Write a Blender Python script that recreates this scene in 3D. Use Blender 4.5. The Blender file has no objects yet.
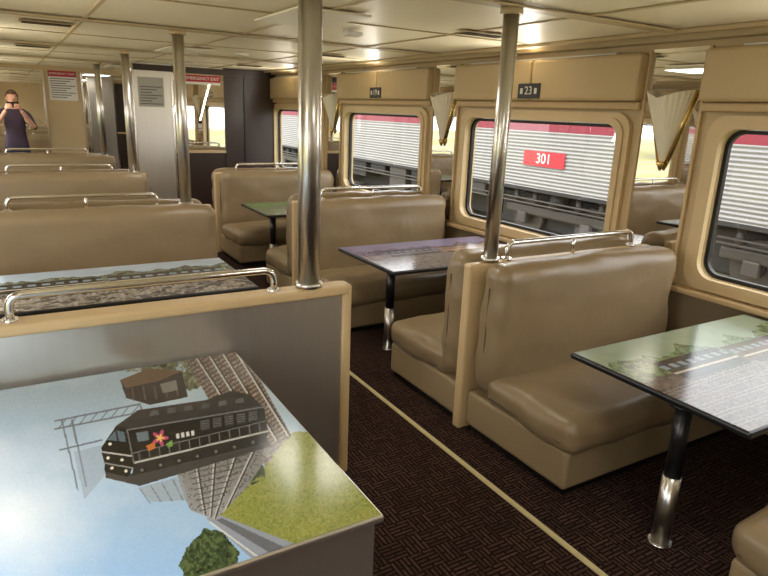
import bpy, bmesh, math, random
import numpy as np
from mathutils import Vector, Matrix, noise as mnoise
random.seed(4)
U = 1.7
sc = bpy.context.scene
COL = sc.collection
try:
    sc.view_settings.view_transform = 'Standard'
    sc.view_settings.exposure = 0.25
except Exception:
    pass

# ------------------------------------------------------------------ colours
def lin(c):
    c = c / 255.0
    return c / 12.92 if c <= 0.04045 else ((c + 0.055) / 1.055) ** 2.4
def rgb(r, g, b): return (lin(r), lin(g), lin(b), 1.0)

# ------------------------------------------------------------------ materials
def mat(name, col, rough=0.5, metal=0.0, bump=0.0, bscale=40.0, var=0.0, vscale=3.0,
        stretch=None, emis=0.0, coat=0.0, bdist=0.01, distort=0.0):
    m = bpy.data.materials.new(name); m.use_nodes = True
    nt = m.node_tree; b = nt.nodes['Principled BSDF']
    b.inputs['Base Color'].default_value = col
    b.inputs['Roughness'].default_value = rough
    b.inputs['Metallic'].default_value = metal
    if coat: b.inputs['Coat Weight'].default_value = coat; b.inputs['Coat Roughness'].default_value = 0.12
    if emis:
        b.inputs['Emission Color'].default_value = col
        b.inputs['Emission Strength'].default_value = emis
    if bump or var:
        tc = nt.nodes.new('ShaderNodeTexCoord'); mp = nt.nodes.new('ShaderNodeMapping')
        nt.links.new(tc.outputs['Object'], mp.inputs['Vector'])
        if stretch: mp.inputs['Scale'].default_value = stretch
    if bump:
        n = nt.nodes.new('ShaderNodeTexNoise'); n.inputs['Scale'].default_value = bscale
        n.inputs['Detail'].default_value = 3; n.inputs['Distortion'].default_value = distort
        nt.links.new(mp.outputs[0], n.inputs['Vector'])
        bp = nt.nodes.new('ShaderNodeBump'); bp.inputs['Strength'].default_value = bump
        bp.inputs['Distance'].default_value = bdist
        nt.links.new(n.outputs['Fac'], bp.inputs['Height'])
        nt.links.new(bp.outputs[0], b.inputs['Normal'])
    if var:
        n2 = nt.nodes.new('ShaderNodeTexNoise'); n2.inputs['Scale'].default_value = vscale
        n2.inputs['Detail'].default_value = 4
        nt.links.new(mp.outputs[0], n2.inputs['Vector'])
        mx = nt.nodes.new('ShaderNodeMix'); mx.data_type = 'RGBA'
        mx.inputs[6].default_value = tuple(c * (1 - var) for c in col[:3]) + (1,)
        mx.inputs[7].default_value = tuple(min(1, c * (1 + var)) for c in col[:3]) + (1,)
        nt.links.new(n2.outputs['Fac'], mx.inputs[0])
        nt.links.new(mx.outputs[2], b.inputs['Base Color'])
    return m

M_vinyl = mat('vinyl_brown', rgb(139, 119, 89), 0.34, 0, 0.28, 4, 0.12, 3, None, 0, 0, .03, 0.5)
M_vinyl_side = mat('vinyl_side', rgb(156, 136, 103), 0.42, 0, 0.2, 4, 0.08, 3, None, 0, 0, .02, 0.4)
M_pipe = mat('vinyl_piping', rgb(92, 76, 56), 0.5)
M_trim = mat('tan_trim', rgb(202, 174, 129), 0.4, 0, 0, 1, 0.05, 4)
M_wall = mat('wall_cream', rgb(196, 173, 131), 0.42, 0, 0, 1, 0.05, 3)
M_wall_low = mat('wall_low_tan', rgb(136, 117, 89), 0.5, 0, 0, 1, 0.06, 3)
M_frame = mat('window_frame_tan', rgb(212, 187, 143), 0.35)
M_ceil = mat('ceiling_cream', rgb(238, 226, 196), 0.44, 0, 0.06, 3, 0.05, 2)
M_ceil_trim = mat('ceiling_trim', rgb(190, 170, 130), 0.45)
M_black = mat('black_rubber', rgb(18, 17, 17), 0.5)
M_blackm = mat('black_paint', rgb(22, 22, 24), 0.3)
M_chrome = mat('chrome', (0.78, 0.76, 0.73, 1), 0.18, 1.0)
M_pole = mat('pole_steel', (0.72, 0.70, 0.67, 1), 0.28, 1.0, 0.05, 60, 0, 1, (1, 1, 0.05))
M_steel = mat('brushed_steel', (0.78, 0.75, 0.70, 1), 0.30, 0.9, 0, 1, 0.05, 30, (1, 1, 0.03))
M_mirror = mat('mirror_glass', (0.82, 0.80, 0.76, 1), 0.02, 1.0)
M_brass = mat('brass', (0.80, 0.58, 0.22, 1), 0.22, 1.0)
M_shade = mat('sconce_shade', rgb(240, 233, 212), 0.5)
M_white = mat('paper_white', rgb(224, 222, 216), 0.6)
M_paper = mat('notice_grey', rgb(176, 174, 168), 0.5)
M_red = mat('sign_red', rgb(172, 28, 44), 0.5)
M_ink = mat('ink_grey', rgb(110, 108, 106), 0.6)
M_wood = mat('dark_wood', rgb(52, 36, 28), 0.35, 0, 0.05, 30, 0.35, 6, (1, 1, 0.15))
M_strip = mat('floor_strip', rgb(212, 198, 150), 0.5, 0, 0, 1, 0.12, 14)
M_diff = mat('fill_diffuser', rgb(236, 228, 206), 0.5)  # plates of the added ceiling fill
M_dark = mat('dark_grille', rgb(30, 26, 22), 0.6)
M_slat = mat('grille_slat', rgb(104, 88, 66), 0.5)
M_skin = mat('skin', rgb(196, 148, 124), 0.5)
M_hair = mat('hair', rgb(84, 60, 44), 0.6)
M_shirt = mat('shirt_plum', rgb(62, 46, 62), 0.8)
M_pants = mat('trousers', rgb(40, 42, 58), 0.8)
M_phone = mat('phone_black', rgb(20, 20, 24), 0.2)
M_train = mat('train_silver', rgb(134, 132, 131), 0.42, 0.15, 0, 1, 0.12, 0.5)
M_magenta = mat('train_stripe_red', rgb(116, 16, 40), 0.5)
M_roof = mat('train_roof', rgb(140, 140, 140), 0.5)
M_under = mat('train_underframe', rgb(30, 28, 27), 0.7, 0, 0, 1, 0.3, 2)
M_wheel = mat('wheel_steel', rgb(66, 61, 57), 0.5, 0.3)
M_leaf = mat('foliage', rgb(112, 122, 82), 0.8, 0, 0.6, 3, 0.35, 2.5)
M_bark = mat('bark', rgb(80, 62, 48), 0.9)

def glass_mat():
    m = bpy.data.materials.new('window_glass'); m.use_nodes = True
    nt = m.node_tree; nt.nodes.clear()
    o = nt.nodes.new('ShaderNodeOutputMaterial'); mx = nt.nodes.new('ShaderNodeMixShader')
    t = nt.nodes.new('ShaderNodeBsdfTransparent'); g = nt.nodes.new('ShaderNodeBsdfGlossy')
    t.inputs[0].default_value = (0.95, 0.96, 0.95, 1); g.inputs['Roughness'].default_value = 0.02
    mx.inputs[0].default_value = 0.06
    nt.links.new(t.outputs[0], mx.inputs[1]); nt.links.new(g.outputs[0], mx.inputs[2])
    nt.links.new(mx.outputs[0], o.inputs[0]); return m
M_glass = glass_mat()

def carpet_mat():
    m = bpy.data.materials.new('carpet_woven'); m.use_nodes = True
    nt = m.node_tree; b = nt.nodes['Principled BSDF']; L = nt.links.new
    b.inputs['Roughness'].default_value = 0.95
    b.inputs['Specular IOR Level'].default_value = 0.1
    tc = nt.nodes.new('ShaderNodeTexCoord')
    outs = []
    for rot in (0, math.pi / 2):
        mp = nt.nodes.new('ShaderNodeMapping'); mp.inputs['Rotation'].default_value = (0, 0, rot)
        L(tc.outputs['Object'], mp.inputs['Vector'])
        br = nt.nodes.new('ShaderNodeTexBrick')
        br.inputs['Color1'].default_value = rgb(108, 80, 67)
        br.inputs['Color2'].default_value = rgb(76, 54, 46)
        br.inputs['Mortar'].default_value = rgb(38, 28, 25)
        br.inputs['Scale'].default_value = 1.0
        br.inputs['Mortar Size'].default_value = 0.005
        br.inputs['Brick Width'].default_value = 0.10
        br.inputs['Row Height'].default_value = 0.020
        L(mp.outputs[0], br.inputs['Vector']); outs.append(br)
    ck = nt.nodes.new('ShaderNodeTexChecker'); ck.inputs['Scale'].default_value = 10
    L(tc.outputs['Object'], ck.inputs['Vector'])
    mx = nt.nodes.new('ShaderNodeMix'); mx.data_type = 'RGBA'
    L(ck.outputs['Fac'], mx.inputs[0]); L(outs[0].outputs[0], mx.inputs[6]); L(outs[1].outputs[0], mx.inputs[7])
    n = nt.nodes.new('ShaderNodeTexNoise'); n.inputs['Scale'].default_value = 70
    L(tc.outputs['Object'], n.inputs['Vector'])
    m2 = nt.nodes.new('ShaderNodeMix'); m2.data_type = 'RGBA'; m2.blend_type = 'MULTIPLY'
    m2.inputs[0].default_value = 0.8
    L(mx.outputs[2], m2.inputs[6]); L(n.outputs['Fac'], m2.inputs[7])
    L(m2.outputs[2], b.inputs['Base Color'])
    bp = nt.nodes.new('ShaderNodeBump'); bp.inputs['Strength'].default_value = 0.5
    bp.inputs['Distance'].default_value = 0.004
    L(n.outputs['Fac'], bp.inputs['Height']); L(bp.outputs[0], b.inputs['Normal'])
    return m
M_carpet = carpet_mat()

def ground_mat():
    m = bpy.data.materials.new('ballast_and_grass'); m.use_nodes = True
    nt = m.node_tree; b = nt.nodes['Principled BSDF']; L = nt.links.new
    b.inputs['Roughness'].default_value = 0.95
    tc = nt.nodes.new('ShaderNodeTexCoord')
    n1 = nt.nodes.new('ShaderNodeTexNoise'); n1.inputs['Scale'].default_value = 0.35; n1.inputs['Detail'].default_value = 5
    n2 = nt.nodes.new('ShaderNodeTexNoise'); n2.inputs['Scale'].default_value = 9; n2.inputs['Detail'].default_value = 6
    L(tc.outputs['Object'], n1.inputs['Vector']); L(tc.outputs['Object'], n2.inputs['Vector'])
    r1 = nt.nodes.new('ShaderNodeValToRGB'); r1.color_ramp.elements[0].position = 0.46; r1.color_ramp.elements[1].position = 0.60
    r1.color_ramp.elements[0].color = rgb(158, 156, 92); r1.color_ramp.elements[1].color = rgb(160, 150, 130)
    L(n1.outputs['Fac'], r1.inputs[0])
    mx = nt.nodes.new('ShaderNodeMix'); mx.data_type = 'RGBA'; mx.blend_type = 'MULTIPLY'; mx.inputs[0].default_value = 0.6
    L(r1.outputs[0], mx.inputs[6]); L(n2.outputs['Fac'], mx.inputs[7]); L(mx.outputs[2], b.inputs['Base Color'])
    return m
M_ground = ground_mat()

def print_mat():
    m = bpy.data.materials.new('printed_laminate'); m.use_nodes = True
    nt = m.node_tree; b = nt.nodes['Principled BSDF']
    a = nt.nodes.new('ShaderNodeAttribute'); a.attribute_name = 'Col'
    nt.links.new(a.outputs['Color'], b.inputs['Base Color'])
    b.inputs['Roughness'].default_value = 0.16
    return m
M_print = print_mat()

# ------------------------------------------------------------------ builders
def grp(name, loc):
    e = bpy.data.objects.new(name, None); e.location = Vector(loc) * U
    e.empty_display_size = 0.1; COL.objects.link(e); return e
def attach(o, parent):
    COL.objects.link(o)
    if parent is not None:
        o.parent = parent; o.location = -parent.location
def obj(name, verts, faces, m, parent=None, smooth=False, scale=True):
    me = bpy.data.meshes.new(name)
    k = U if scale else 1.0
    me.from_pydata([(v[0] * k, v[1] * k, v[2] * k) for v in verts], [], faces)
    me.update()
    bm = bmesh.new(); bm.from_mesh(me); bmesh.ops.recalc_face_normals(bm, faces=bm.faces); bm.to_mesh(me); bm.free()
    if m: me.materials.append(m)
    if smooth:
        for p in me.polygons: p.use_smooth = True
    o = bpy.data.objects.new(name, me); attach(o, parent); return o
def box(name, lo, hi, m, parent=None, bevel=0.0, seg=2):
    bm = bmesh.new(); bmesh.ops.create_cube(bm, size=1.0)
    for v in bm.verts:
        v.co = Vector([((lo[i] + hi[i]) / 2 + v.co[i] * (hi[i] - lo[i])) * U for i in range(3)])
    if bevel:
        bmesh.ops.bevel(bm, geom=list(bm.edges), offset=bevel * U, segments=seg, profile=0.5, affect='EDGES', clamp_overlap=True)
    me = bpy.data.meshes.new(name); bm.to_mesh(me); bm.free(); me.materials.append(m)
    o = bpy.data.objects.new(name, me); attach(o, parent); return o

def samp(lo, hi, r, n):
    s = [lo + r * (1 - math.tan(math.pi / 4 * (1 - i / 5))) for i in range(6)]
    t = [hi - (x - lo) for x in s][::-1]
    mid = [lo + r + (hi - lo - 2 * r) * i / n for i in range(1, n)]
    return s + mid + t
def cushion(name, lo, hi, r, bulge, m, parent, n=8, wr=0.0):
    lo = list(lo); hi = list(hi)
    ax = [samp(lo[i], hi[i], min(r, (hi[i] - lo[i]) / 2 - 1e-4), n) for i in range(3)]
    rr = [min(r, (hi[i] - lo[i]) / 2 - 1e-4) for i in range(3)]
    c = [(lo[i] + hi[i]) / 2 for i in range(3)]; h = [(hi[i] - lo[i]) / 2 for i in range(3)]
    vd = {}; vs = []; fs = []
    def vert(p):
        k = tuple(round(x, 6) for x in p)
        if k in vd: return vd[k]
        q = [min(max(p[i], lo[i] + rr[i]), hi[i] - rr[i]) for i in range(3)]
        d = Vector([(p[i] - q[i]) / rr[i] for i in range(3)])
        if d.length > 1e-9: d.normalize()
        w = [q[i] + rr[i] * d[i] for i in range(3)]
        u = [(w[i] - c[i]) / h[i] for i in range(3)]
        out = list(w)
        for a in range(3):
            o1, o2 = [i for i in range(3) if i != a]
            out[a] += bulge[a] * max(0, 1 - u[o1] ** 2) * max(0, 1 - u[o2] ** 2) * u[a]
        if wr:
            nn = mnoise.noise(Vector((w[0] * 9, w[1] * 9, w[2] * 9))) + .6 * mnoise.noise(Vector((w[0] * 22, w[1] * 14, w[2] * 18 + c[1])))
            for a in range(3): out[a] += wr * nn * u[a]
        vd[k] = len(vs); vs.append(out); return vd[k]
    for a in range(3):
        o1, o2 = [i for i in range(3) if i != a]
        for side in (lo[a], hi[a]):
            A, B = ax[o1], ax[o2]
            for i in range(len(A) - 1):
                for j in range(len(B) - 1):
                    ids = []
                    for (x, y) in ((A[i], B[j]), (A[i + 1], B[j]), (A[i + 1], B[j + 1]), (A[i], B[j + 1])):
                        p = [0, 0, 0]; p[a] = side; p[o1] = x; p[o2] = y
                        ids.append(vert(p))
                    if len(set(ids)) == 4: fs.append(ids)
    return obj(name, vs, fs, m, parent, smooth=True)

def fillet(pts, r, n=6):
    out = [Vector(pts[0])]
    for i in range(1, len(pts) - 1):
        p0, p1, p2 = Vector(pts[i - 1]), Vector(pts[i]), Vector(pts[i + 1])
        a = (p0 - p1).normalized(); b = (p2 - p1).normalized()
        rr = min(r, (p0 - p1).length / 2, (p2 - p1).length / 2)
        A = p1 + a * rr; B = p1 + b * rr
        for k in range(n + 1):
            t = k / n
            out.append(A * (1 - t) ** 2 + p1 * 2 * t * (1 - t) + B * t ** 2)
    out.append(Vector(pts[-1])); return out
def tube(name, pts, r, m, parent=None, fr=0.0, seg=16):
    P = fillet(pts, fr) if fr else [Vector(p) for p in pts]
    vs = []; fs = []
    t0 = (P[1] - P[0]).normalized()
    up = Vector((0, 0, 1)) if abs(t0.z) < 0.9 else Vector((1, 0, 0))
    nrm = t0.cross(up).normalized()
    for i, p in enumerate(P):
        t = (P[min(i + 1, len(P) - 1)] - P[max(i - 1, 0)]).normalized()
        nrm = (nrm - t * nrm.dot(t)).normalized(); bn = t.cross(nrm)
        ri = r[i] if isinstance(r, (list, tuple)) else r
        for k in range(seg):
            a = 2 * math.pi * k / seg
            vs.append(p + nrm * math.cos(a) * ri + bn * math.sin(a) * ri)
    for i in range(len(P) - 1):
        for k in range(seg):
            fs.append([i * seg + k, i * seg + (k + 1) % seg, (i + 1) * seg + (k + 1) % seg, (i + 1) * seg + k])
    fs.append(list(range(seg))); fs.append([(len(P) - 1) * seg + k for k in range(seg)])
    o = obj(name, vs, fs, m, parent, smooth=True)
    for p in o.data.polygons:
        if len(p.vertices) > 4: p.use_smooth = False
    return o
def cylz(name, x, y, z0, z1, r, m, parent, seg=24):
    return tube(name, [(x, y, z0), (x, y, z1)], r, m, parent, seg=seg)

def rrect(y0, y1, z0, z1, r, n=6):
    pts = []
    for (cy, cz, a0) in ((y1 - r, z1 - r, 0), (y0 + r, z1 - r, 90), (y0 + r, z0 + r, 180), (y1 - r, z0 + r, 270)):
        for k in range(n + 1):
            a = math.radians(a0 + 90 * k / n); pts.append((cy + r * math.cos(a), cz + r * math.sin(a)))
    return pts
def ring(name, outer, inner, x0, x1, m, parent):
    n = len(outer); vs = []
    for x in (x0, x1):
        vs += [(x, a, b) for a, b in outer] + [(x, a, b) for a, b in inner]
    fs = []
    for i in range(n):
        j = (i + 1) % n
        fs.append([i, j, n + j, n + i]); fs.append([2 * n + i, 2 * n + j, 3 * n + j, 3 * n + i])
        fs.append([i, j, 2 * n + j, 2 * n + i]); fs.append([n + i, n + j, 3 * n + j, 3 * n + i])
    return obj(name, vs, fs, m, parent)
def rect_match(inner, y0, y1, z0, z1):
    out = []
    N = len(inner) // 4
    corners = ((y1, z1), (y0, z1), (y0, z0), (y1, z0))
    for q in range(4):
        for k in range(N):
            a, b = inner[q * N + k]; cy, cz = corners[q]
            f = k / (N - 1)
            if q == 0: p = (y1, b) if f < 0.5 else (a, z1)
            elif q == 1: p = (a, z1) if f < 0.5 else (y0, b)
            elif q == 2: p = (y0, b) if f < 0.5 else (a, z0)
            else: p = (a, z0) if f < 0.5 else (y1, b)
            if k == N // 2: p = (cy, cz)
            out.append(p)
    return out

def textmesh(name, s, size, mtx, m, parent):
    cu = bpy.data.curves.new(name + '_c', 'FONT'); cu.body = s; cu.size = size * U
    cu.align_x = 'CENTER'; cu.align_y = 'CENTER'; cu.extrude = 0.0008
    t = bpy.data.objects.new(name + '_t', cu); COL.objects.link(t)
    dg = bpy.context.evaluated_depsgraph_get()
    me = bpy.data.meshes.new_from_object(t.evaluated_get(dg))
    bpy.data.objects.remove(t); me.transform(mtx); me.materials.clear(); me.materials.append(m)
    o = bpy.data.objects.new(name, me); attach(o, parent); return o
def face_negx(x, y, z):
    return Matrix(((0, 0, -1, x * U), (-1, 0, 0, y * U), (0, 1, 0, z * U), (0, 0, 0, 1)))
def face_negy(x, y, z):
    return Matrix(((1, 0, 0, x * U), (0, 0, -1, y * U), (0, 1, 0, z * U), (0, 0, 0, 1)))

# ------------------------------------------------------------------ dims
XL, XR = -0.30, 2.10
Y0, Y1 = -1.315, 7.185
ZC = 1.31
SILL, WTOP = 0.475, 0.99

box('floor', (XL - .05, Y0 - .05, -.05), (XR + .05, Y1 + .05, 0), M_carpet)
box('trim_floor_strip', (1.053, Y0, 0.0), (1.069, 5.46, 0.003), M_strip)
box('ceiling', (XL - .05, Y0 - .05, ZC), (XR + .05, Y1 + .05, ZC + .06), M_ceil)
box('wall_back', (XL - .05, Y0 - .05, 0), (XR + .05, Y0, ZC), M_wall)
box('wall_end', (XL - .05, Y1, 0), (XR + .05, Y1 + .05, ZC), M_wall)

def side_wall(tag, x, s):
    W = grp('wall_' + tag, (x, 3, 0))
    def xx(a): return x + s * a
    def bx(name, a0, a1, y0, y1, z0, z1, m, b=0.0, parent=W):
        xs = sorted((xx(a0), xx(a1))); return box(name, (xs[0], y0, z0), (xs[1], y1, z1), m, parent, b)
    bx('lower_panel', 0, .05, Y0, Y1, 0, .42, M_wall_low)
    bx('heater_cover', -.03, 0, Y0 + .01, 5.45, .02, .11, M_wall_low, .004)
    for k in range(-1, 5):
        c = .785 + 1.4 * k; g0, g1 = c - .485, c + .485
        inner = rrect(g0, g1, SILL, WTOP, .06)
        outer = rect_match(inner, c - .7, c + .7, .42, ZC)
        ring('window_panel', outer, inner, xx(0), xx(.05), M_wall, W)
        wn = grp('window_%s_%d' % (tag, k + 2), (x, c, .73))
        ring('frame', rrect(g0 - .055, g1 + .055, SILL - .045, WTOP + .045, .07), rrect(g0 - .002, g1 + .002, SILL - .002, WTOP + .002, .062),
             xx(-.018), xx(-.0005), M_frame, wn)
        ring('frame_lip', rrect(g0 - .03, g1 + .03, SILL - .025, WTOP + .025, .07), rrect(g0 - .002, g1 + .002, SILL - .002, WTOP + .002, .062),
             xx(-.026), xx(-.0182), M_frame, wn)
        ring('gasket', rrect(g0 + .001, g1 - .001, SILL + .001, WTOP - .001, .06), rrect(g0 + .014, g1 - .014, SILL + .014, WTOP - .014, .05),
             xx(.012), xx(.03), M_black, wn)
        gi = rrect(g0 + .01, g1 - .01, SILL + .01, WTOP - .01, .05)
        obj('pane', [(xx(.02), a, b) for a, b in gi], [list(range(len(gi)))], M_glass, wn)
        bx('sill_ledge', -.05, -.0005, c - .56, c + .56, .405, .425, M_trim, .005)
        bx('valance_lower', -.03, -.0005, c - .575, c + .575, 1.045, 1.075, M_trim, .006)
        bx('valance_upper_a', -.055, -.0005, c - .575, c - .002, 1.077, 1.250, M_wall, .012)
        bx('valance_upper_b', -.055, -.0005, c + .002, c + .575, 1.077, 1.250, M_wall, .012)
        pc = c + .70
        if pc < 7:
            bx('pilaster_mirror', -.008, -.0005, pc - .112, pc + .112, .43, 1.262, M_mirror)
            bx('pilaster_edge_a', -.014, -.0005, pc - .124, pc - .113, .43, 1.262, M_trim)
            bx('pilaster_edge_b', -.014, -.0005, pc + .113, pc + .124, .43, 1.262, M_trim)
        cl = grp('added_cove_fill', (xx(-.03), c, 1.2595))  # added fill strip above each valance, put in to brighten the ceiling
        xs = sorted((xx(-.045), xx(-.015)))
        box('fill_channel', (xs[0], c - .45, 1.2505), (xs[1], c + .45, 1.256), M_white, cl)
        al = bpy.data.lights.new('cove_fill_lamp', 'AREA'); al.shape = 'RECTANGLE'; al.size = .9 * U; al.size_y = .03 * U
        al.energy = 10; al.color = (1, .95, .86)
        lo = bpy.data.objects.new('cove_fill_lamp', al); COL.objects.link(lo); lo.parent = cl
        lo.location = (-s * .03 * U, 0, 0.002)
        lo.rotation_euler = Vector((-s, 0, .3)).normalized().to_track_quat('-Z', 'Z').to_euler()
    cg = grp('trim_cornice_' + tag, (x, 3, ZC))
    bx('cornice_main', -.05, -.0005, Y0, 5.49, ZC - .03, ZC - .0005, M_ceil_trim, .006, cg)
    bx('cornice_bead', -.115, -.09, Y0, 5.49, ZC - .016, ZC - .0005, M_ceil_trim, .004, cg)
side_wall('right', XR, 1)
side_wall('left', XL, -1)

cp = grp('ceiling_panel_trim', (1, 3, ZC))
for x in (.30, .93, 1.56):
    box('long_bead', (x - .008, Y0, ZC - .005), (x + .008, 7.1, ZC - .0005), M_ceil_trim, cp, .002)
for i in range(-1, 6):
    y = 1.45 + 1.4 * i
    if y < 7:
        box('cross_rib', (XL + .14, y - .028, ZC - .012), (XR - .14, y + .028, ZC - .0055), M_ceil_trim, cp, .002)
        box('cross_bead', (XL + .14, y + .69, ZC - .004), (XR - .14, y + .702, ZC - .0008), M_ceil_trim, cp)
def vent(x, y, w=.2, h=.08):
    v = grp('ceiling_vent', (x, y, ZC))
    box('frame', (x - w / 2, y - h / 2, ZC - .010), (x + w / 2, y + h / 2, ZC - .006), M_ceil_trim, v, .002)
    box('recess', (x - w / 2 + .01, y - h / 2 + .01, ZC - .0115), (x + w / 2 - .01, y + h / 2 - .01, ZC - .0101), M_dark, v)
    for i in range(3):
        yy = y - h / 2 + .022 + i * (h - .044) / 2
        box('slat', (x - w / 2 + .01, yy - .002, ZC - .014), (x + w / 2 - .01, yy + .002, ZC - .012), M_slat, v)
for (x, y) in ((1.60, 2.0), (1.70, .75), (1.62, 3.4), (.18, 3.1), (.18, 4.5), (.18, 1.8), (1.62, 4.8)):
    vent(x, y)
for y in (.95, 2.35, 3.75, 5.0):
    g = grp('ceiling_speaker', (1.22, y, ZC))
    box('housing', (1.19, y - .025, ZC - .022), (1.26, y + .025, ZC - .006), M_white, g, .005)
    box('grille', (1.2, y - .018, ZC - .024), (1.25, y + .018, ZC - .0222), M_ceil_trim, g)

# ------------------------------------------------------------------ benches
def bench(xa, xb, yd, f, top=.575):
    b = grp('booth_bench', ((xa + xb) / 2, yd + f * .25, 0))
    def yr(a, c): return sorted((yd + f * a, yd + f * c))
    y = yr(.036, .155); cushion('back_cushion', (xa, y[0], .15), (xb, y[1], top), .048, (.004, .014, .006), M_vinyl, b, 16, .007)
    y = yr(.10, .475); cushion('seat_cushion', (xa - .004, y[0], .125), (xb, y[1], .232), .042, (.004, .012, .016), M_vinyl, b, 16, .007)
    y = yr(.022, .458); box('seat_base', (xa + .004, y[0], .022), (xb - .01, y[1], .14), M_vinyl_side, b, .012, 3)
    y = yr(.03, .445); box('toe_kick', (xa + .018, y[0], 0.001), (xb - .03, y[1], .0225), M_black, b)
    yf = yd + f * .472
    tube('seat_piping', [(xa + .03, yf - f * .002, .163), (xb - .03, yf - f * .002, .163)], .0028, M_pipe, b, seg=8)
    side = xa - .004 if xa > 1 else xb + .001
    sx = -1 if xa > 1 else 1
    tube('side_piping', [(side, yd + f * .14, .163), (side, yd + f * .44, .163)], .0028, M_pipe, b, seg=8)
    ye = yd + f * .096
    tube('back_piping', [(side - sx * .0005, ye, .25), (side - sx * .0005, ye, top - .07)], .0026, M_pipe, b, seg=8)
    return b
def divider(d, xa, xb, yd, top=.56, rail=None, steel=False):
    # structural end panel and grab rail, parts of the bench they carry
    if steel:
        box('steel_panel', (xa, yd - .014, .02), (xb - .012, yd + .014, .535), M_steel, d)
        box('kick', (xa, yd - .018, .001), (xb - .012, yd + .018, .019), M_black, d)
        box('cap', (xa, yd - .03, .5355), (xb, yd + .03, .562), M_trim, d, .008, 3)
        box('end_post', (xb - .0115, yd - .026, .001), (xb + .012, yd + .026, .562), M_trim, d, .008, 3)
    else:
        box('panel', (xa, yd - .018, .001), (xb, yd + .018, top), M_trim, d, .008, 3)
    if rail:
        r0, r1 = rail; zt = .615; zb = top
        tube('grab_rail', [(r0, yd, zb - .002), (r0, yd, zt), (r1, yd, zt), (r1, yd, zb - .002)], .0085, M_chrome, d, .03)
        if not steel: cylz('rail_post', (r0 + r1) / 2, yd, zb - .002, zt, .006, M_chrome, d, 12)
        for q in (r0, r1): cylz('rail_flange', q, yd, zb - .002, zb + .008, .016, M_chrome, d, 16)
def pole(x, y, r=.0245):
    p = grp('grab_pole', (x, y, .563))
    cylz('tube', x, y, .5635, ZC - .0135, r, M_pole, p, 28)
    cylz('foot_flange', x, y, .5632, .575, r + .006, M_pole, p, 28)
    cylz('top_flange', x, y, ZC - .03, ZC - .0132, r + .01, M_ceil_trim, p, 28)

RX0, RX1 = 1.19, 2.02
b = bench(RX0, RX1, .085, 1); divider(b, 1.18, 2.03, .085, rail=(1.30, 1.9))
for k in range(0, 3):
    yd = 1.45 + 1.4 * k
    b = bench(RX0, RX1, yd, -1); bench(RX0, RX1, yd, 1)
    divider(b, 1.172, 2.03, yd, rail=(1.33, 1.93))
for k in range(0, 2): pole(1.262, 1.45 + 1.4 * k, .0225)

LX0, LX1 = -.24, .71
b = bench(LX0, LX1, 1.415, 1, top=.50)
divider(b, LX0 - .005, .722, 1.40, steel=True, rail=(-.04, .525))
pole(.620, 1.40, .028)
for k in range(1, 4):
    yd = 1.45 + 1.4 * k
    x1 = .755 if k == 1 else .72
    b = bench(LX0, x1, yd, -1); bench(LX0, x1, yd, 1)
    divider(b, LX0 - .005, x1 + .012, yd, rail=(-.04, .53)); pole(.655, yd)

# ------------------------------------------------------------------ printed tops
AX = np.array((.861, -.1075, .4972)); AY = np.array((-.5072, -.2556, .8231)); AD = np.array((-.0386, .9609, .2746))
def vnoise(x, y, seed=0):
    xi = np.floor(x).astype(int); yi = np.floor(y).astype(int); xf = x - xi; yf = y - yi
    def h(a, b):
        v = np.sin(a * 127.1 + b * 311.7 + seed * 74.7) * 43758.5453; return v - np.floor(v)
    sx = xf * xf * (3 - 2 * xf); sy = yf * yf * (3 - 2 * yf)
    return (h(xi, yi) * (1 - sx) + h(xi + 1, yi) * sx) * (1 - sy) + (h(xi, yi + 1) * (1 - sx) + h(xi + 1, yi + 1) * sx) * sy
def fbm(x, y, seed=0):
    return .5 * vnoise(x, y, seed) + .3 * vnoise(x * 2.1, y * 2.1, seed + 1) + .2 * vnoise(x * 4.3, y * 4.3, seed + 2)
def inpoly(u, v, poly):
    ins = np.zeros(u.shape, bool); n = len(poly)
    for i in range(n):
        x1, y1 = poly[i]; x2, y2 = poly[(i + 1) % n]
        if y1 == y2: continue
        c = ((y1 > v) != (y2 > v)) & (u < (x2 - x1) * (v - y1) / (y2 - y1) + x1)
        ins ^= c
    return ins
def seg_d(u, v, a, b):
    ax, ay = a; bx, by = b; dx, dy = bx - ax, by - ay
    t = np.clip(((u - ax) * dx + (v - ay) * dy) / (dx * dx + dy * dy), 0, 1)
    return np.hypot(u - ax - t * dx, v - ay - t * dy)
def fill(c, msk, col, a=1.0):
    c[msk] = c[msk] * (1 - a) + np.array(col, float) * a
def printed(name, x0, x1, y0, y1, z, fn, nx, ny, parent):
    X, Y = np.meshgrid(np.linspace(x0, x1, nx), np.linspace(y0, y1, ny), indexing='ij')
    col = fn(X, Y, (X - x0) / (x1 - x0), (Y - y0) / (y1 - y0))
    col = np.clip(col, 0, 255) / 255.0
    L = np.where(col <= .04045, col / 12.92, ((col + .055) / 1.055) ** 2.4)
    vs = np.stack([X.ravel() * U, Y.ravel() * U, np.full(X.size, z * U)], 1)
    idx = np.arange(nx * ny).reshape(nx, ny)
    F = np.stack([idx[:-1, :-1], idx[1:, :-1], idx[1:, 1:], idx[:-1, 1:]], -1).reshape(-1, 4)
    me = bpy.data.meshes.new(name); me.from_pydata(vs.tolist(), [], F.tolist()); me.update()
    ca = me.color_attributes.new('Col', 'FLOAT_COLOR', 'POINT')
    arr = np.ones((nx * ny, 4), np.float32); arr[:, :3] = L.reshape(-1, 3)
    ca.data.foreach_set('color', arr.ravel()); me.materials.append(M_print)
    o = bpy.data.objects.new(name, me); attach(o, parent); return o

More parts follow.
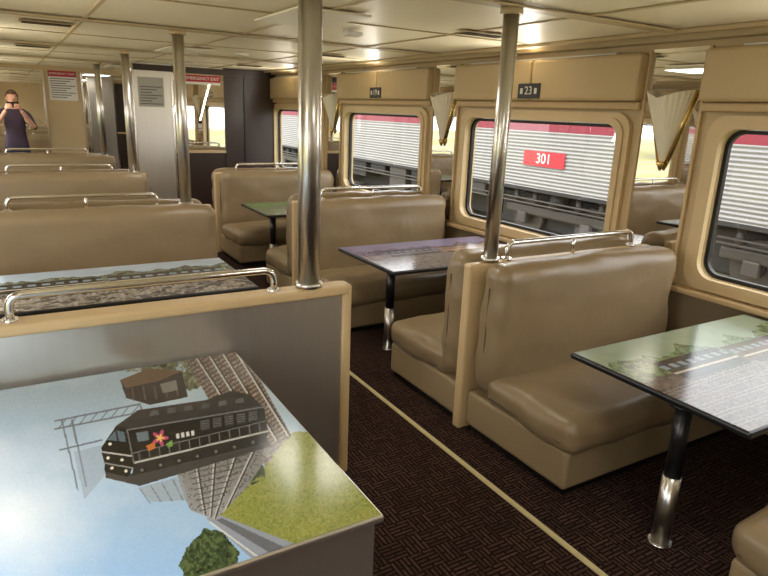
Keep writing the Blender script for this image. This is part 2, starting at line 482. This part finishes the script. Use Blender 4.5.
ZN = .430
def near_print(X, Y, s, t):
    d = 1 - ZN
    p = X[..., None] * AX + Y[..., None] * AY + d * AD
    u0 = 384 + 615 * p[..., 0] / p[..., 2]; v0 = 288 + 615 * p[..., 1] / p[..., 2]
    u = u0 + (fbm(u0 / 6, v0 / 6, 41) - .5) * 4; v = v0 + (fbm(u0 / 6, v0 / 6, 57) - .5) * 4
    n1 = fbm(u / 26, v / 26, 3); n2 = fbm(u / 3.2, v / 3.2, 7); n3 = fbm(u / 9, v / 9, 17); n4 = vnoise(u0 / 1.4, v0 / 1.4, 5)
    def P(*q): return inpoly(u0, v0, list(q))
    def Ln(a, b, w, col, al=1.0, m=None):
        k = seg_d(u0, v0, a, b) < w
        fill(c, k if m is None else (k & m), col, al)
    c = np.zeros(X.shape + (3,))
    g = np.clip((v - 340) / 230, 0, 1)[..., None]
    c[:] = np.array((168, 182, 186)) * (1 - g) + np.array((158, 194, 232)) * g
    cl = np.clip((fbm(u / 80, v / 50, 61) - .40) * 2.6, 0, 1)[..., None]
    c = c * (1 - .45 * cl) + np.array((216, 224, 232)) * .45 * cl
    hz = np.clip(1 - np.hypot((u0 - 10) / 110, (v0 - 520) / 90), 0, 1)[..., None]  # washed-out white glare painted into the print as lighter sky
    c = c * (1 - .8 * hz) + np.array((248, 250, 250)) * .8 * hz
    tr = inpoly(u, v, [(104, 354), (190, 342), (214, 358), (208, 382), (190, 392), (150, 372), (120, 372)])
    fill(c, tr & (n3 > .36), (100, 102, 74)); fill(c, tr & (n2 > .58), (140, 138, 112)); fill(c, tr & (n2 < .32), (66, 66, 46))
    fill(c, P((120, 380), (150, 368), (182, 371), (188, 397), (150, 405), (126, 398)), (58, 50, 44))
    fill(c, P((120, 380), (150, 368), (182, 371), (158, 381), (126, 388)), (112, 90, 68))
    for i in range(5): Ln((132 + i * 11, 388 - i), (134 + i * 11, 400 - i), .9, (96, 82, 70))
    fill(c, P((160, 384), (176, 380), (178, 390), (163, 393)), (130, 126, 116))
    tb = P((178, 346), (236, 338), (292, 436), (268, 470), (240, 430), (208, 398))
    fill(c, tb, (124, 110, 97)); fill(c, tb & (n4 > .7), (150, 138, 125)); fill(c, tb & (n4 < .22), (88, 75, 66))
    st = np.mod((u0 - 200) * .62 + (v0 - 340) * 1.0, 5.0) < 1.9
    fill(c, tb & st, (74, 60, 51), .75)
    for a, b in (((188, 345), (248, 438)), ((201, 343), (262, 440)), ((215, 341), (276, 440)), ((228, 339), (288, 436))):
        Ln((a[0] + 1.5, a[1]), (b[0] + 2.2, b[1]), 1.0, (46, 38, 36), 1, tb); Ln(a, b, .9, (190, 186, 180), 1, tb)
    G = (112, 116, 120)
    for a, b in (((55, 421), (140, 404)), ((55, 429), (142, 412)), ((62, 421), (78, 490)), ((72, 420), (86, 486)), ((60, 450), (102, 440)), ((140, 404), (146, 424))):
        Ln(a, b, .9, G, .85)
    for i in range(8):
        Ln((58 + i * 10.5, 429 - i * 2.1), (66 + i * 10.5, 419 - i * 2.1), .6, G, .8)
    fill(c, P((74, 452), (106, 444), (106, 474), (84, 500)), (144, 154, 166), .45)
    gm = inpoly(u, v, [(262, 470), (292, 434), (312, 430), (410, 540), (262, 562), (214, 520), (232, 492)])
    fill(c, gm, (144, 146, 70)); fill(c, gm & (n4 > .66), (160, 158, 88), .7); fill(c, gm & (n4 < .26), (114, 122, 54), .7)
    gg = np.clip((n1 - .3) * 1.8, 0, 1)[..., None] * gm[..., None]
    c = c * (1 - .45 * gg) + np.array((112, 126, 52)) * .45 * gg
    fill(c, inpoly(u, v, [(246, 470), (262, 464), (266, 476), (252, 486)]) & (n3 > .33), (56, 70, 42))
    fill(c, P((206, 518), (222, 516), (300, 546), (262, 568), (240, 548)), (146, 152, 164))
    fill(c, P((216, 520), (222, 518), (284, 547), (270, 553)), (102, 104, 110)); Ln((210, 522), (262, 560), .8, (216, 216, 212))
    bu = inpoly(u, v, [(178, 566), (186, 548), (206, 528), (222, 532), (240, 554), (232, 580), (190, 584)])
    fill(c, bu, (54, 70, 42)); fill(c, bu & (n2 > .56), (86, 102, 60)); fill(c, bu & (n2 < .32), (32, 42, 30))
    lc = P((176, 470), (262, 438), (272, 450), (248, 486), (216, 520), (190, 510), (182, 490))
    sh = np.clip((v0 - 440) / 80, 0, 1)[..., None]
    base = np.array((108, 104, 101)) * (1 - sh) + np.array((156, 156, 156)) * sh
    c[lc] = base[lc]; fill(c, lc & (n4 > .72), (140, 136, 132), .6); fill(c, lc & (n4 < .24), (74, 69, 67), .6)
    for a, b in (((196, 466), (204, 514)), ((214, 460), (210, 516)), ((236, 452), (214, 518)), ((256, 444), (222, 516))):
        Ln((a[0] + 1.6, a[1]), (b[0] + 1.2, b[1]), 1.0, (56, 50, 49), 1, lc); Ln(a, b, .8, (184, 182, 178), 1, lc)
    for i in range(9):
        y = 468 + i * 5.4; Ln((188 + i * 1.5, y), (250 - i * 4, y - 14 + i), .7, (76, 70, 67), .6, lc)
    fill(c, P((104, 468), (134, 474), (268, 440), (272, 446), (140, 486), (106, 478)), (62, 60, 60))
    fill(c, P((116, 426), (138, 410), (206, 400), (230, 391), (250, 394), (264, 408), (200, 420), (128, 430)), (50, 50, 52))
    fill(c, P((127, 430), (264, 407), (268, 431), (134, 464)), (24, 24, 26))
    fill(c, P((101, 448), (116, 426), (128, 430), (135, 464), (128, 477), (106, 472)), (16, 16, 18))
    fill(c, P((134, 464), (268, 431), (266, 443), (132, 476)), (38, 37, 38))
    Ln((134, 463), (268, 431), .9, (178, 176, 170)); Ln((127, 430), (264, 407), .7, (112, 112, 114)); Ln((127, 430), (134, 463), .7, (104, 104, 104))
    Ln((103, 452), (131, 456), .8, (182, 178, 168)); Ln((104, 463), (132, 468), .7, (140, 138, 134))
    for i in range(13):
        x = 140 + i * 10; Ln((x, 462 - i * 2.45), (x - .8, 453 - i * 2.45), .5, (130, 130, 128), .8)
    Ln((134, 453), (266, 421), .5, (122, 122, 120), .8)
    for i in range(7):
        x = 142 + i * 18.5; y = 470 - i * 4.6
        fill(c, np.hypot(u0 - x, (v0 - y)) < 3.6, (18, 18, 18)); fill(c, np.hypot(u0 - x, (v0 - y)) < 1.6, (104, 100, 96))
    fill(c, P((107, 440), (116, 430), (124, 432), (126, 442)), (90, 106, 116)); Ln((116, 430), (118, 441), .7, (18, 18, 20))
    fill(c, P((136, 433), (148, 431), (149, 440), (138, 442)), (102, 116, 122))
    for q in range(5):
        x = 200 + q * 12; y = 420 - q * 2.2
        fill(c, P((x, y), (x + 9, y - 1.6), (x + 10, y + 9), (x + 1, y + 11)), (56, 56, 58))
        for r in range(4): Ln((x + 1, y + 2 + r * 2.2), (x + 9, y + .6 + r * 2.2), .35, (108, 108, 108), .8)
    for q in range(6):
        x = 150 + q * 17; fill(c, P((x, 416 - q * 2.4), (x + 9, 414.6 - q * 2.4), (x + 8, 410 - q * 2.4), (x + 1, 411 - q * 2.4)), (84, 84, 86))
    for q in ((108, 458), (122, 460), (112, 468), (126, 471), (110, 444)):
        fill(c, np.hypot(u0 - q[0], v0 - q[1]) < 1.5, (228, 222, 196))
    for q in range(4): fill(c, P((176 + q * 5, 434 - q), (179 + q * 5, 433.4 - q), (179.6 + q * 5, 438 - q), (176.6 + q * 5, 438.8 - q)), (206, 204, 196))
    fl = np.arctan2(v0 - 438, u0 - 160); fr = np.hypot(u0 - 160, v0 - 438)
    fill(c, fr < 6 + 2.6 * np.cos(5 * fl), (184, 76, 108)); fill(c, fr < 2.8 + 1.4 * np.cos(5 * fl), (226, 196, 86))
    fill(c, P((146, 446), (154, 442), (156, 448), (149, 451)), (196, 112, 56)); fill(c, P((166, 444), (172, 440), (173, 446), (168, 448)), (112, 150, 76))
    fill(c, P((138, 488), (182, 476), (188, 500), (152, 502)), (150, 156, 160), .6)
    for i in range(4): Ln((140 + i * 11, 489 - i * 3), (150 + i * 11, 503 - i * 1), .6, (104, 108, 112), .7)
    c += (n4[..., None] - .5) * 7
    return c

def railway_scene(X, Y, s, t, sky, land, body, accent, seed, ground=(132, 122, 112), rail=(150, 144, 136)):
    n1 = fbm(s * 7, t * 5, seed); n2 = fbm(s * 60, t * 36, seed + 3)
    c = np.zeros(X.shape + (3,))
    c[:] = sky; c += (n1[..., None] - .5) * 26
    tl = .76 + .12 * (fbm(s * 12, s * 0 + 1, seed + 9) - .5) * 2
    tm = (t < tl) & (t > .55); fill(c, tm, land); fill(c, tm & (n2 > .55), tuple(k * 1.25 for k in land)); fill(c, tm & (n2 < .36), tuple(k * .65 for k in land))
    gm = t < .56; fill(c, gm, ground); fill(c, gm & (n2 > .58), tuple(k * 1.15 for k in ground)); fill(c, gm & (n2 < .36), tuple(k * .74 for k in ground))
    for k in range(5):
        y0 = .06 + .085 * k; yy = y0 + .03 * s * (k - 2)
        fill(c, (np.abs(t - yy - .012) < .030) & (np.mod(s * 46, 1) < .38), tuple(k2 * .6 for k2 in ground), .7)
        fill(c, np.abs(t - yy) < .005, rail); fill(c, np.abs(t - yy - .024) < .005, rail)
    for (a, b2, col, lo, hi) in ((.16, .50, body, .50, .70), (.52, .96, accent, .48, .68)):
        m = (s > a) & (s < b2) & (t > lo) & (t < hi); fill(c, m, col)
        fill(c, m & (t > hi - .03), tuple(k * .6 for k in col)); fill(c, m & (np.abs(t - lo - .05) < .012), (190, 180, 160))
        fill(c, m & (np.mod((s - a) * 22, 1) < .6) & (t > hi - .10) & (t < hi - .05), (130, 144, 152))
        fill(c, (s > a) & (s < b2) & (t > lo - .035) & (t <= lo), (30, 28, 28))
        for i in range(8):
            cx = a + .03 + (b2 - a - .06) * i / 7; fill(c, np.hypot((s - cx) * 1.7, t - lo + .03) < .022, (24, 22, 22))
    return c
def dark_print(X, Y, s, t):
    c = railway_scene(X, Y, s, t, (168, 180, 190), (92, 98, 84), (34, 34, 36), (60, 56, 54), 5)
    n = fbm(s * 40, t * 24, 71); fill(c, (t < .5) & (n > .56), (44, 40, 40), .8)
    return c
def brown_print(X, Y, s, t):
    return railway_scene(X, Y, s, t, (136, 150, 126), (88, 104, 72), (44, 38, 40), (88, 42, 44), 12, (98, 86, 80), (122, 114, 106))
def purple_print(X, Y, s, t):
    c = railway_scene(X, Y, s, t, (146, 138, 170), (96, 84, 112), (56, 50, 70), (170, 122, 76), 22)
    return c * .7 + np.array((128, 116, 150)) * .22
def green_print(X, Y, s, t):
    c = railway_scene(X, Y, s, t, (110, 146, 92), (80, 114, 62), (60, 54, 50), (150, 150, 110), 32)
    return c * .5 + np.array((96, 132, 76)) * .45

def table(xa, xb, ya, yb, legx, fn, nx=330, ny=200):
    t = grp('dining_table', ((xa + xb) / 2, (ya + yb) / 2, 0)); z = .400
    box('table_top', (xa, ya, z - .016), (xb, yb, z), M_blackm, t, .005, 2)
    printed('printed_surface', xa + .007, xb - .007, ya + .007, yb - .007, z + .0006, fn, nx, ny, t)
    ym = (ya + yb) / 2 - .07
    cylz('mount_plate', legx, ym, z - .024, z - .0165, .04, M_blackm, t)
    cylz('leg_upper', legx, ym, .19, z - .0242, .0185, M_blackm, t)
    cylz('leg_lower', legx, ym, .006, .192, .0215, M_pole, t)
    cylz('foot', legx, ym, .0005, .008, .028, M_chrome, t)
    other = xb - .12 if legx < (xa + xb) / 2 else xa + .12
    box('wall_bracket', (other - .02, ya + .1, z - .04), (other + .02, yb - .1, z - .0165), M_blackm, t)
fns = (brown_print, purple_print, green_print)
for k in range(3): table(1.232, 2.045, .575 + 1.4 * k, 1.06 + 1.4 * k, (1.278, 1.33, 1.33)[k], fns[k])
for k in range(1, 4): table(LX0, .69, .585 + 1.4 * k, 1.06 + 1.4 * k, .60, (dark_print, dark_print, green_print)[k - 1])

ct = grp('service_counter', (.07, 1.0, 0))
box('steel_body', (LX0, .672, .02), (.408, 1.360, .4175), M_steel, ct, .004)
box('kick', (LX0 + .02, .69, .001), (.40, 1.35, .0195), M_black, ct)
box('counter_top', (LX0, .66, .418), (.415, 1.366, ZN - .0006), M_steel, ct, .003)
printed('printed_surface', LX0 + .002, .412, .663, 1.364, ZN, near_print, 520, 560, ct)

# ------------------------------------------------------------------ sconces / placards
def sconce(x, y, s=-1):
    g = grp('wall_sconce', (x, y, .97)); zt, zb = 1.105, .86
    n = 28; vs = []; fs = []
    rows = 8
    for r in range(rows + 1):
        f = r / rows; z = zb + (zt - zb) * f; R = .012 + .080 * f; D = .012 + .075 * f
        for i in range(n + 1):
            a = -math.pi / 2 + math.pi * i / n
            fl = 1 + .02 * (1 if i % 2 else -1) * f
            zz = z + (.03 * abs(math.sin(a)) - .018) * f
            vs.append((x + s * D * math.cos(a) * fl, y + R * math.sin(a) * fl, zz))
    for r in range(rows):
        for i in range(n):
            a = r * (n + 1) + i; fs.append([a, a + 1, a + n + 2, a + n + 1])
    o = obj('fluted_shade', vs, fs, M_shade, g)
    so = o.modifiers.new('s', 'SOLIDIFY'); so.thickness = .004
    for q in (-1, 1):
        tube('brass_edge', [(x + s * .006, y + q * .014, zb - .005), (x + s * .008, y + q * .097, zt + .012)], .005, M_brass, g, seg=10)
    tube('brass_finial', [(x + s * .01, y, zb - .03), (x + s * .012, y, zb - .012), (x + s * .014, y, zb + .004)], [.004, .011, .016], M_brass, g)
    box('back_plate', (min(x, x + s * .004), y - .02, zb), (max(x, x + s * .004), y + .02, zb + .14), M_brass, g)
for k in range(0, 3):
    sconce(XR - .0085, 1.485 + 1.4 * k)
    if k: sconce(XL + .0085, 1.485 + 1.4 * k, 1)
for k in (1, 2):
    y = .785 + 1.4 * k; x = XR - .0555
    g = grp('number_placard', (x, y, 1.12))
    box('plate', (x - .005, y - .07, 1.085), (x - .0003, y + .07, 1.15), M_blackm, g, .001)
    textmesh('digits', '23' if k == 1 else '19', .05, face_negx(x - .0055, y, 1.118), M_white, g)
    for q in (-.045, .045):
        box('seat_mark', (x - .0058, y + q - .008, 1.105), (x - .0051, y + q + .008, 1.13), M_white, g)

# ------------------------------------------------------------------ far partition & end wall
YP = 5.5
fp = grp('wall_partition', (1.5, YP, 0))
box('steel_face', (.90, YP, .001), (1.19, YP + .04, ZC - .001), M_steel, fp)
box('steel_corner', (.885, YP - .012, .001), (.90, YP + .05, ZC - .001), M_chrome, fp, .003)
box('mirror_trim', (1.19, YP - .012, .001), (1.205, YP + .04, ZC - .001), M_chrome, fp)
box('lower_cupboard', (1.205, YP, .001), (1.63, YP + .04, .60), M_wood, fp)
box('shelf_lip', (1.205, YP - .02, .6005), (1.63, YP + .04, .62), M_trim, fp)
box('mirror_panel', (1.205, YP, .6205), (1.63, YP + .04, ZC - .001), M_mirror, fp)
box('wood_panel', (1.63, YP - .01, .001), (XR - .001, YP + .04, ZC - .001), M_wood, fp)
box('wood_batten', (1.80, YP - .018, .05), (1.81, YP - .0105, ZC - .06), M_black, fp)
box('header', (.90, YP - .03, ZC - .06), (XR - .13, YP - .0185, ZC - .013), M_wood, fp)
def notice(x0, x1, z0, z1, y, head, pm=None):
    g = grp('notice_sign', ((x0 + x1) / 2, y, z0))
    box('sheet', (x0, y - .003, z0), (x1, y - .0003, z1), pm or M_white, g)
    if head:
        box('red_band', (x0, y - .0045, z1 - .055), (x1, y - .0032, z1), M_red, g)
        textmesh('heading', 'EMERGENCY EXIT', (x1 - x0) * .115, face_negy((x0 + x1) / 2, y - .0052, z1 - .028), M_white, g)
    n = int((z1 - z0 - .07) / .022)
    for i in range(n):
        zz = z1 - .075 - i * .022
        box('text_line', (x0 + .015, y - .0036, zz - .004), (x1 - .015 - .04 * ((i * 7) % 3), y - .0031, zz + .004), M_ink, g)
notice(.93, 1.13, .97, 1.20, YP, False, M_paper)
notice(1.30, 1.60, 1.165, 1.24, YP - .0005, True)
em = grp('mirror_panel_end', (.3, Y1, 0))
for i, (a, b) in enumerate(((-.28, .34), (.68, 1.30), (1.33, 2.05))):
    box('mirror', (a, Y1 - .012, .12), (b, Y1 - .002, 1.27), M_mirror, em)
    for q in (a, b): box('trim', (q - .008, Y1 - .018, .12), (q + .008, Y1 - .0125, 1.27), M_chrome, em)
notice(.385, .635, .99, 1.27, Y1, True)
dr = grp('door_1', (1.0, Y0, 0))
box('leaf', (.75, Y0 + .0005, .001), (1.2, Y0 + .025, 1.15), M_steel, dr, .004)
box('door_window', (.85, Y0 + .0255, .65), (1.1, Y0 + .03, 1.02), M_dark, dr)
cylz('handle', .80, Y0 + .04, .5, .62, .008, M_chrome, dr)

# ------------------------------------------------------------------ person photographing
def skinned(name, verts, edges, radii, root, mats, picker, parent, sub=2):
    me = bpy.data.meshes.new(name); me.from_pydata(verts, edges, []); me.update()
    o = bpy.data.objects.new(name + '_tmp', me); COL.objects.link(o)
    sk = o.modifiers.new('sk', 'SKIN'); sk.use_smooth_shade = True
    for i, v in enumerate(me.skin_vertices[0].data):
        r = radii[i]; v.radius = (r, r) if not isinstance(r, tuple) else r; v.use_root = (i == root)
    ss = o.modifiers.new('ss', 'SUBSURF'); ss.levels = sub; ss.render_levels = sub
    dg = bpy.context.evaluated_depsgraph_get(); dg.update()
    m2 = bpy.data.meshes.new_from_object(o.evaluated_get(dg)); bpy.data.objects.remove(o)
    m2.materials.clear()
    for m in mats: m2.materials.append(m)
    for p in m2.polygons: p.material_index = picker(p.center); p.use_smooth = True
    o = bpy.data.objects.new(name, m2); COL.objects.link(o); o.parent = parent; return o
P = bpy.data.objects.new('person_with_phone', None); COL.objects.link(P)
P.location = Vector((.052, 6.72, 0.0)) * U
V = [(0, 0, .98), (0, 0, 1.14), (0, -.01, 1.34), (0, 0, 1.48), (0, -.01, 1.57),
     (.10, 0, .92), (.11, -.01, .50), (.11, .02, .10), (.12, -.13, .045),
     (-.10, 0, .92), (-.11, -.01, .50), (-.11, .02, .10), (-.12, -.13, .045),
     (.185, 0, 1.45), (.27, -.14, 1.24), (.095, -.33, 1.52),
     (-.185, 0, 1.45), (-.27, -.14, 1.24), (-.095, -.33, 1.52)]
E = [(0, 1), (1, 2), (2, 3), (3, 4), (0, 5), (5, 6), (6, 7), (7, 8), (0, 9), (9, 10), (10, 11), (11, 12), (3, 13), (13, 14), (14, 15), (3, 16), (16, 17), (17, 18)]
R = [(.16, .11), (.14, .10), (.17, .11), (.10, .08), .055, .09, .062, .045, .04, .09, .062, .045, .04, .06, .043, .027, .06, .043, .027]
def pk(c):
    if c.z > 1.53 and abs(c.x) < .08 and c.y > -.1: return 0
    if c.y < -.17 and c.z > 1.0: return 0
    if c.z < .97: return 3 if c.z < .08 else 2
    return 1
skinned('body', V, E, R, 0, [M_skin, M_shirt, M_pants, M_black], pk, P)
def blob(name, c, r, m, seg=20, shape=None):
    bm = bmesh.new(); bmesh.ops.create_uvsphere(bm, u_segments=seg, v_segments=seg // 2 + 4, radius=1)
    for v in bm.verts:
        w = Vector((v.co.x * r[0], v.co.y * r[1], v.co.z * r[2]))
        if shape: w = shape(w)
        v.co = w + Vector(c)
    me = bpy.data.meshes.new(name); bm.to_mesh(me); bm.free(); me.materials.append(m)
    for p in me.polygons: p.use_smooth = True
    o = bpy.data.objects.new(name, me); COL.objects.link(o); o.parent = P; return o
def hs(w):
    if w.z < 0: k = 1 + w.z * 2.2; w = Vector((w.x * k, w.y * (1 + w.z * 1.1) - .012 * (-w.z / .12), w.z))
    return w
blob('head', (0, -.02, 1.685), (.076, .095, .118), M_skin, 24, hs)
def hr(w):
    if w.y < -.02: w = Vector((w.x, w.y, max(w.z, .045)))
    return w
blob('hair', (0, -.005, 1.70), (.088, .108, .118), M_hair, 24, hr)
blob('nose', (0, -.118, 1.67), (.012, .018, .022), M_skin, 10)
for q in (-1, 1):
    blob('eye', (q * .03, -.103, 1.695), (.011, .008, .008), M_white, 10)
    blob('iris', (q * .03, -.110, 1.695), (.005, .003, .005), M_black, 8)
    blob('ear', (q * .078, -.01, 1.68), (.012, .02, .03), M_skin, 10)
blob('mouth', (0, -.108, 1.632), (.022, .008, .006), mat('lips', rgb(170, 90, 85), .5), 10)
pm = box('phone', (-.047, -.222, .9155), (.047, -.217, .962), M_phone, None, .002); pm.parent = P; pm.location = (0, 0, 0)
for q in (-1, 1):
    hv = [(q * .095, -.33, 1.52), (q * .088, -.352, 1.555), (q * .084, -.362, 1.59)]; he = [(0, 1), (1, 2)]; hrad = [.024, .03, .026]
    for f in range(4):
        b = len(hv); L = (.06, .068, .064, .05)[f]; zz = 1.60 - f * .017
        hv += [(q * .078, -.384, zz), (q * (.074 - L * .5), -.392, zz + .003), (q * (.076 - L), -.388, zz)]
        he += [(2 if f < 2 else 1, b), (b, b + 1), (b + 1, b + 2)]; hrad += [.010, .009, .008]
    b = len(hv); hv += [(q * .08, -.352, 1.57), (q * .06, -.352, 1.59), (q * .045, -.358, 1.60)]
    he += [(1, b), (b, b + 1), (b + 1, b + 2)]; hrad += [.011, .010, .009]
    skinned('hand', hv, he, hrad, 0, [M_skin], lambda c: 0, P, 1)

# ------------------------------------------------------------------ exterior
ZG = -.78
box('ground', (-60, -40, ZG - .1), (60, 60, ZG), M_ground)
ZB = .02
def train_car(ya, yb, x0, number=None, ny=None):
    g = grp('passenger_train_car', (x0 + .9, (ya + yb) / 2, 0))
    prof = []
    z = ZB
    while z < .79:
        for i in range(4):
            zz = z + .05 * i / 4; prof.append((x0 + .010 * math.sin(2 * math.pi * i / 4), zz))
        z += .05
    prof.append((x0, .825))
    def extr(name, pr, m, smooth=False):
        n = len(pr); vs = [(x, ya, z) for x, z in pr] + [(x, yb, z) for x, z in pr]
        obj(name, vs, [[i, i + 1, n + i + 1, n + i] for i in range(n - 1)], m, g, smooth)
    extr('corrugated_side', prof, M_train, True)
    extr('stripe', [(x0 - .003, .825), (x0 - .003, .93)], M_magenta)
    extr('upper_side', [(x0, .93), (x0, 1.30)], M_train)
    rf = [(x0 + .9 - .9 * math.cos(a), 1.30 + .35 * math.sin(a)) for a in [math.pi * i / 16 for i in range(17)]]
    extr('roof', rf, M_roof, True)
    box('core', (x0 + .03, ya + .01, ZB), (x0 + 1.8, yb - .01, 1.30), M_roof, g)
    box('sill_beam', (x0 - .01, ya, ZB - .05), (x0 + .03, yb, ZB), M_under, g)
    box('under_equipment', (x0 + .5, ya + 3.4, -.62), (x0 + 1.6, yb - 3.4, ZB - .0505), M_under, g, .03)
    for yy in (ya + 1.6, yb - 1.6):
        box('truck_frame', (x0 + .10, yy - 1.0, -.40), (x0 + .2, yy + 1.0, -.26), M_wheel, g, .03)
        box('truck_bolster', (x0 + .3, yy - 1.3, -.62), (x0 + 1.5, yy + 1.3, -.10), M_under, g, .03)
        for d in (-.62, .62):
            tube('wheel', [(x0 + .22, yy + d, ZG + .33), (x0 + .32, yy + d, ZG + .33)], .30, M_wheel, g, seg=32)
            tube('wheel_hub', [(x0 + .16, yy + d, ZG + .33), (x0 + .22, yy + d, ZG + .33)], .10, M_under, g, seg=24)
            for e in (-.2, .2): cylz('spring', x0 + .15, yy + d + e, -.27, ZB - .06, .045, M_wheel, g, 12)
            box('axle_box', (x0 + .07, yy + d - .09, ZG + .24), (x0 + .16, yy + d + .09, ZG + .42), M_wheel, g, .02)
        cylz('air_spring', x0 + .2, yy, -.26, ZB - .06, .13, M_under, g, 20)
    n = int((yb - ya - 6.4) / .8)
    for i in range(n):
        yy = ya + 3.4 + i * .8; hgt = .2 + .12 * ((i * 5) % 4)
        box('equipment_box', (x0 + .06, yy - .3, ZB - .06 - hgt), (x0 + .45, yy + .3, ZB - .06), M_wheel if i % 3 == 0 else M_under, g, .02)
    for z in (-.16, -.22):
        tube('air_pipe', [(x0 + .03, ya + .6, z), (x0 + .03, yb - .6, z)], .014, M_wheel, g, seg=8)
    if number:
        box('number_plate', (x0 - .022, ny - .40, .34), (x0 - .013, ny + .40, .55), M_red, g)
        textmesh('number', number, .2, face_negx(x0 - .0235, ny, .445), M_white, g)
train_car(4.72, 17.6, 6.5, '301', 6.5)
train_car(18.0, 30, 6.5); train_car(-8.4, 4.42, 6.5)
rl = grp('railway_track', (7.4, 6, ZG))
for x in (6.78, 7.95, 4.0, 5.2):
    box('rail', (x - .02, -16, ZG + .02), (x + .02, 28, ZG + .06), M_wheel, rl)
def tree(x, y, h, s):
    g = grp('tree', (x, y, ZG))
    tube('trunk', [(x, y, ZG), (x + .1, y, ZG + h * .5)], [.16 * s, .1 * s], M_bark, g)
    bm = bmesh.new()
    for i in range(7):
        b2 = bmesh.ops.create_icosphere(bm, subdivisions=3, radius=1)
        c = Vector((random.uniform(-1, 1) * s * .8, random.uniform(-1, 1) * s * .8, h * .6 + random.uniform(-.6, .7) * s))
        r = s * random.uniform(.55, .95)
        for v in b2['verts']:
            v.co = v.co * r * (1 + .25 * mnoise.noise(v.co * 3 + c)) + c
    for v in bm.verts: v.co = (v.co + Vector((x, y, ZG))) * U
    me = bpy.data.meshes.new('canopy'); bm.to_mesh(me); bm.free(); me.materials.append(M_leaf)
    attach(bpy.data.objects.new('canopy', me), g)
for i in range(6): tree(-27 - random.uniform(0, 5), -14 + i * 8.5, 2.6 + random.random(), 1.9)
for i in range(5): tree(14 + random.uniform(0, 3), -8 + i * 7, 4.2 + random.random(), 2.2)

# ------------------------------------------------------------------ light
w = bpy.data.worlds.new('World'); sc.world = w; w.use_nodes = True
nt = w.node_tree; bg = nt.nodes['Background']
sky = nt.nodes.new('ShaderNodeTexSky')
try:
    sky.sky_type = 'HOSEK_WILKIE'; sky.turbidity = 6; sky.sun_direction = Vector((-.5, -.15, .85)).normalized()
except Exception: pass
mx = nt.nodes.new('ShaderNodeMix'); mx.data_type = 'RGBA'; mx.inputs[0].default_value = .75
mx.inputs[7].default_value = (.97, .97, .98, 1)
nt.links.new(sky.outputs[0], mx.inputs[6]); nt.links.new(mx.outputs[2], bg.inputs[0])
bg.inputs[1].default_value = 5.0
sl = bpy.data.lights.new('sun', 'SUN'); sl.energy = 2.5; sl.angle = .02; sl.color = (1, .95, .86)
so = bpy.data.objects.new('sun', sl); COL.objects.link(so)
d = Vector((.42, .16, -.89)); so.rotation_euler = d.to_track_quat('-Z', 'Y').to_euler(); so.location = (0, 0, 20)
for s, x in ((1, XR + .07), (-1, XL - .07)):
    for k in range(-1, 5):
        al = bpy.data.lights.new('window_portal', 'AREA'); al.shape = 'RECTANGLE'
        al.size = .97 * U; al.size_y = .52 * U; al.cycles.is_portal = True
        o = bpy.data.objects.new('window_portal', al); COL.objects.link(o)
        o.location = Vector((x, .785 + 1.4 * k, .73)) * U
        o.rotation_euler = Vector((-s, 0, 0)).to_track_quat('-Z', 'Z').to_euler()
for y in (.3, 2.1, 3.9, 6.2):  # fixtures added to give the interior soft fill light
    g = grp('added_ceiling_fill', (.93, y, ZC))
    box('fill_plate', (.80, y - .2, ZC - .014), (1.06, y + .2, ZC - .006), M_diff, g, .003)
    al = bpy.data.lights.new('interior_fill_lamp', 'AREA'); al.shape = 'RECTANGLE'; al.size = .26 * U; al.size_y = .4 * U
    al.energy = 8; al.color = (1, .95, .87)
    o = bpy.data.objects.new('fill_lamp', al); COL.objects.link(o); o.location = Vector((0, 0, -.03 * U)); o.parent = g

# ------------------------------------------------------------------ camera
cam = bpy.data.cameras.new('camera'); co = bpy.data.objects.new('camera', cam); COL.objects.link(co)
cam.sensor_width = 36; cam.lens = 615 / 768 * 36; cam.clip_start = .02; cam.clip_end = 500
F = Vector((AX[2], AY[2], -AD[2])).normalized()
Rt = Vector((AX[0], AY[0], -AD[0])); Rt = (Rt - F * Rt.dot(F)).normalized(); Up = Rt.cross(F)
co.matrix_world = Matrix(((Rt.x, Up.x, -F.x, 0), (Rt.y, Up.y, -F.y, 0), (Rt.z, Up.z, -F.z, U), (0, 0, 0, 1)))
sc.camera = co
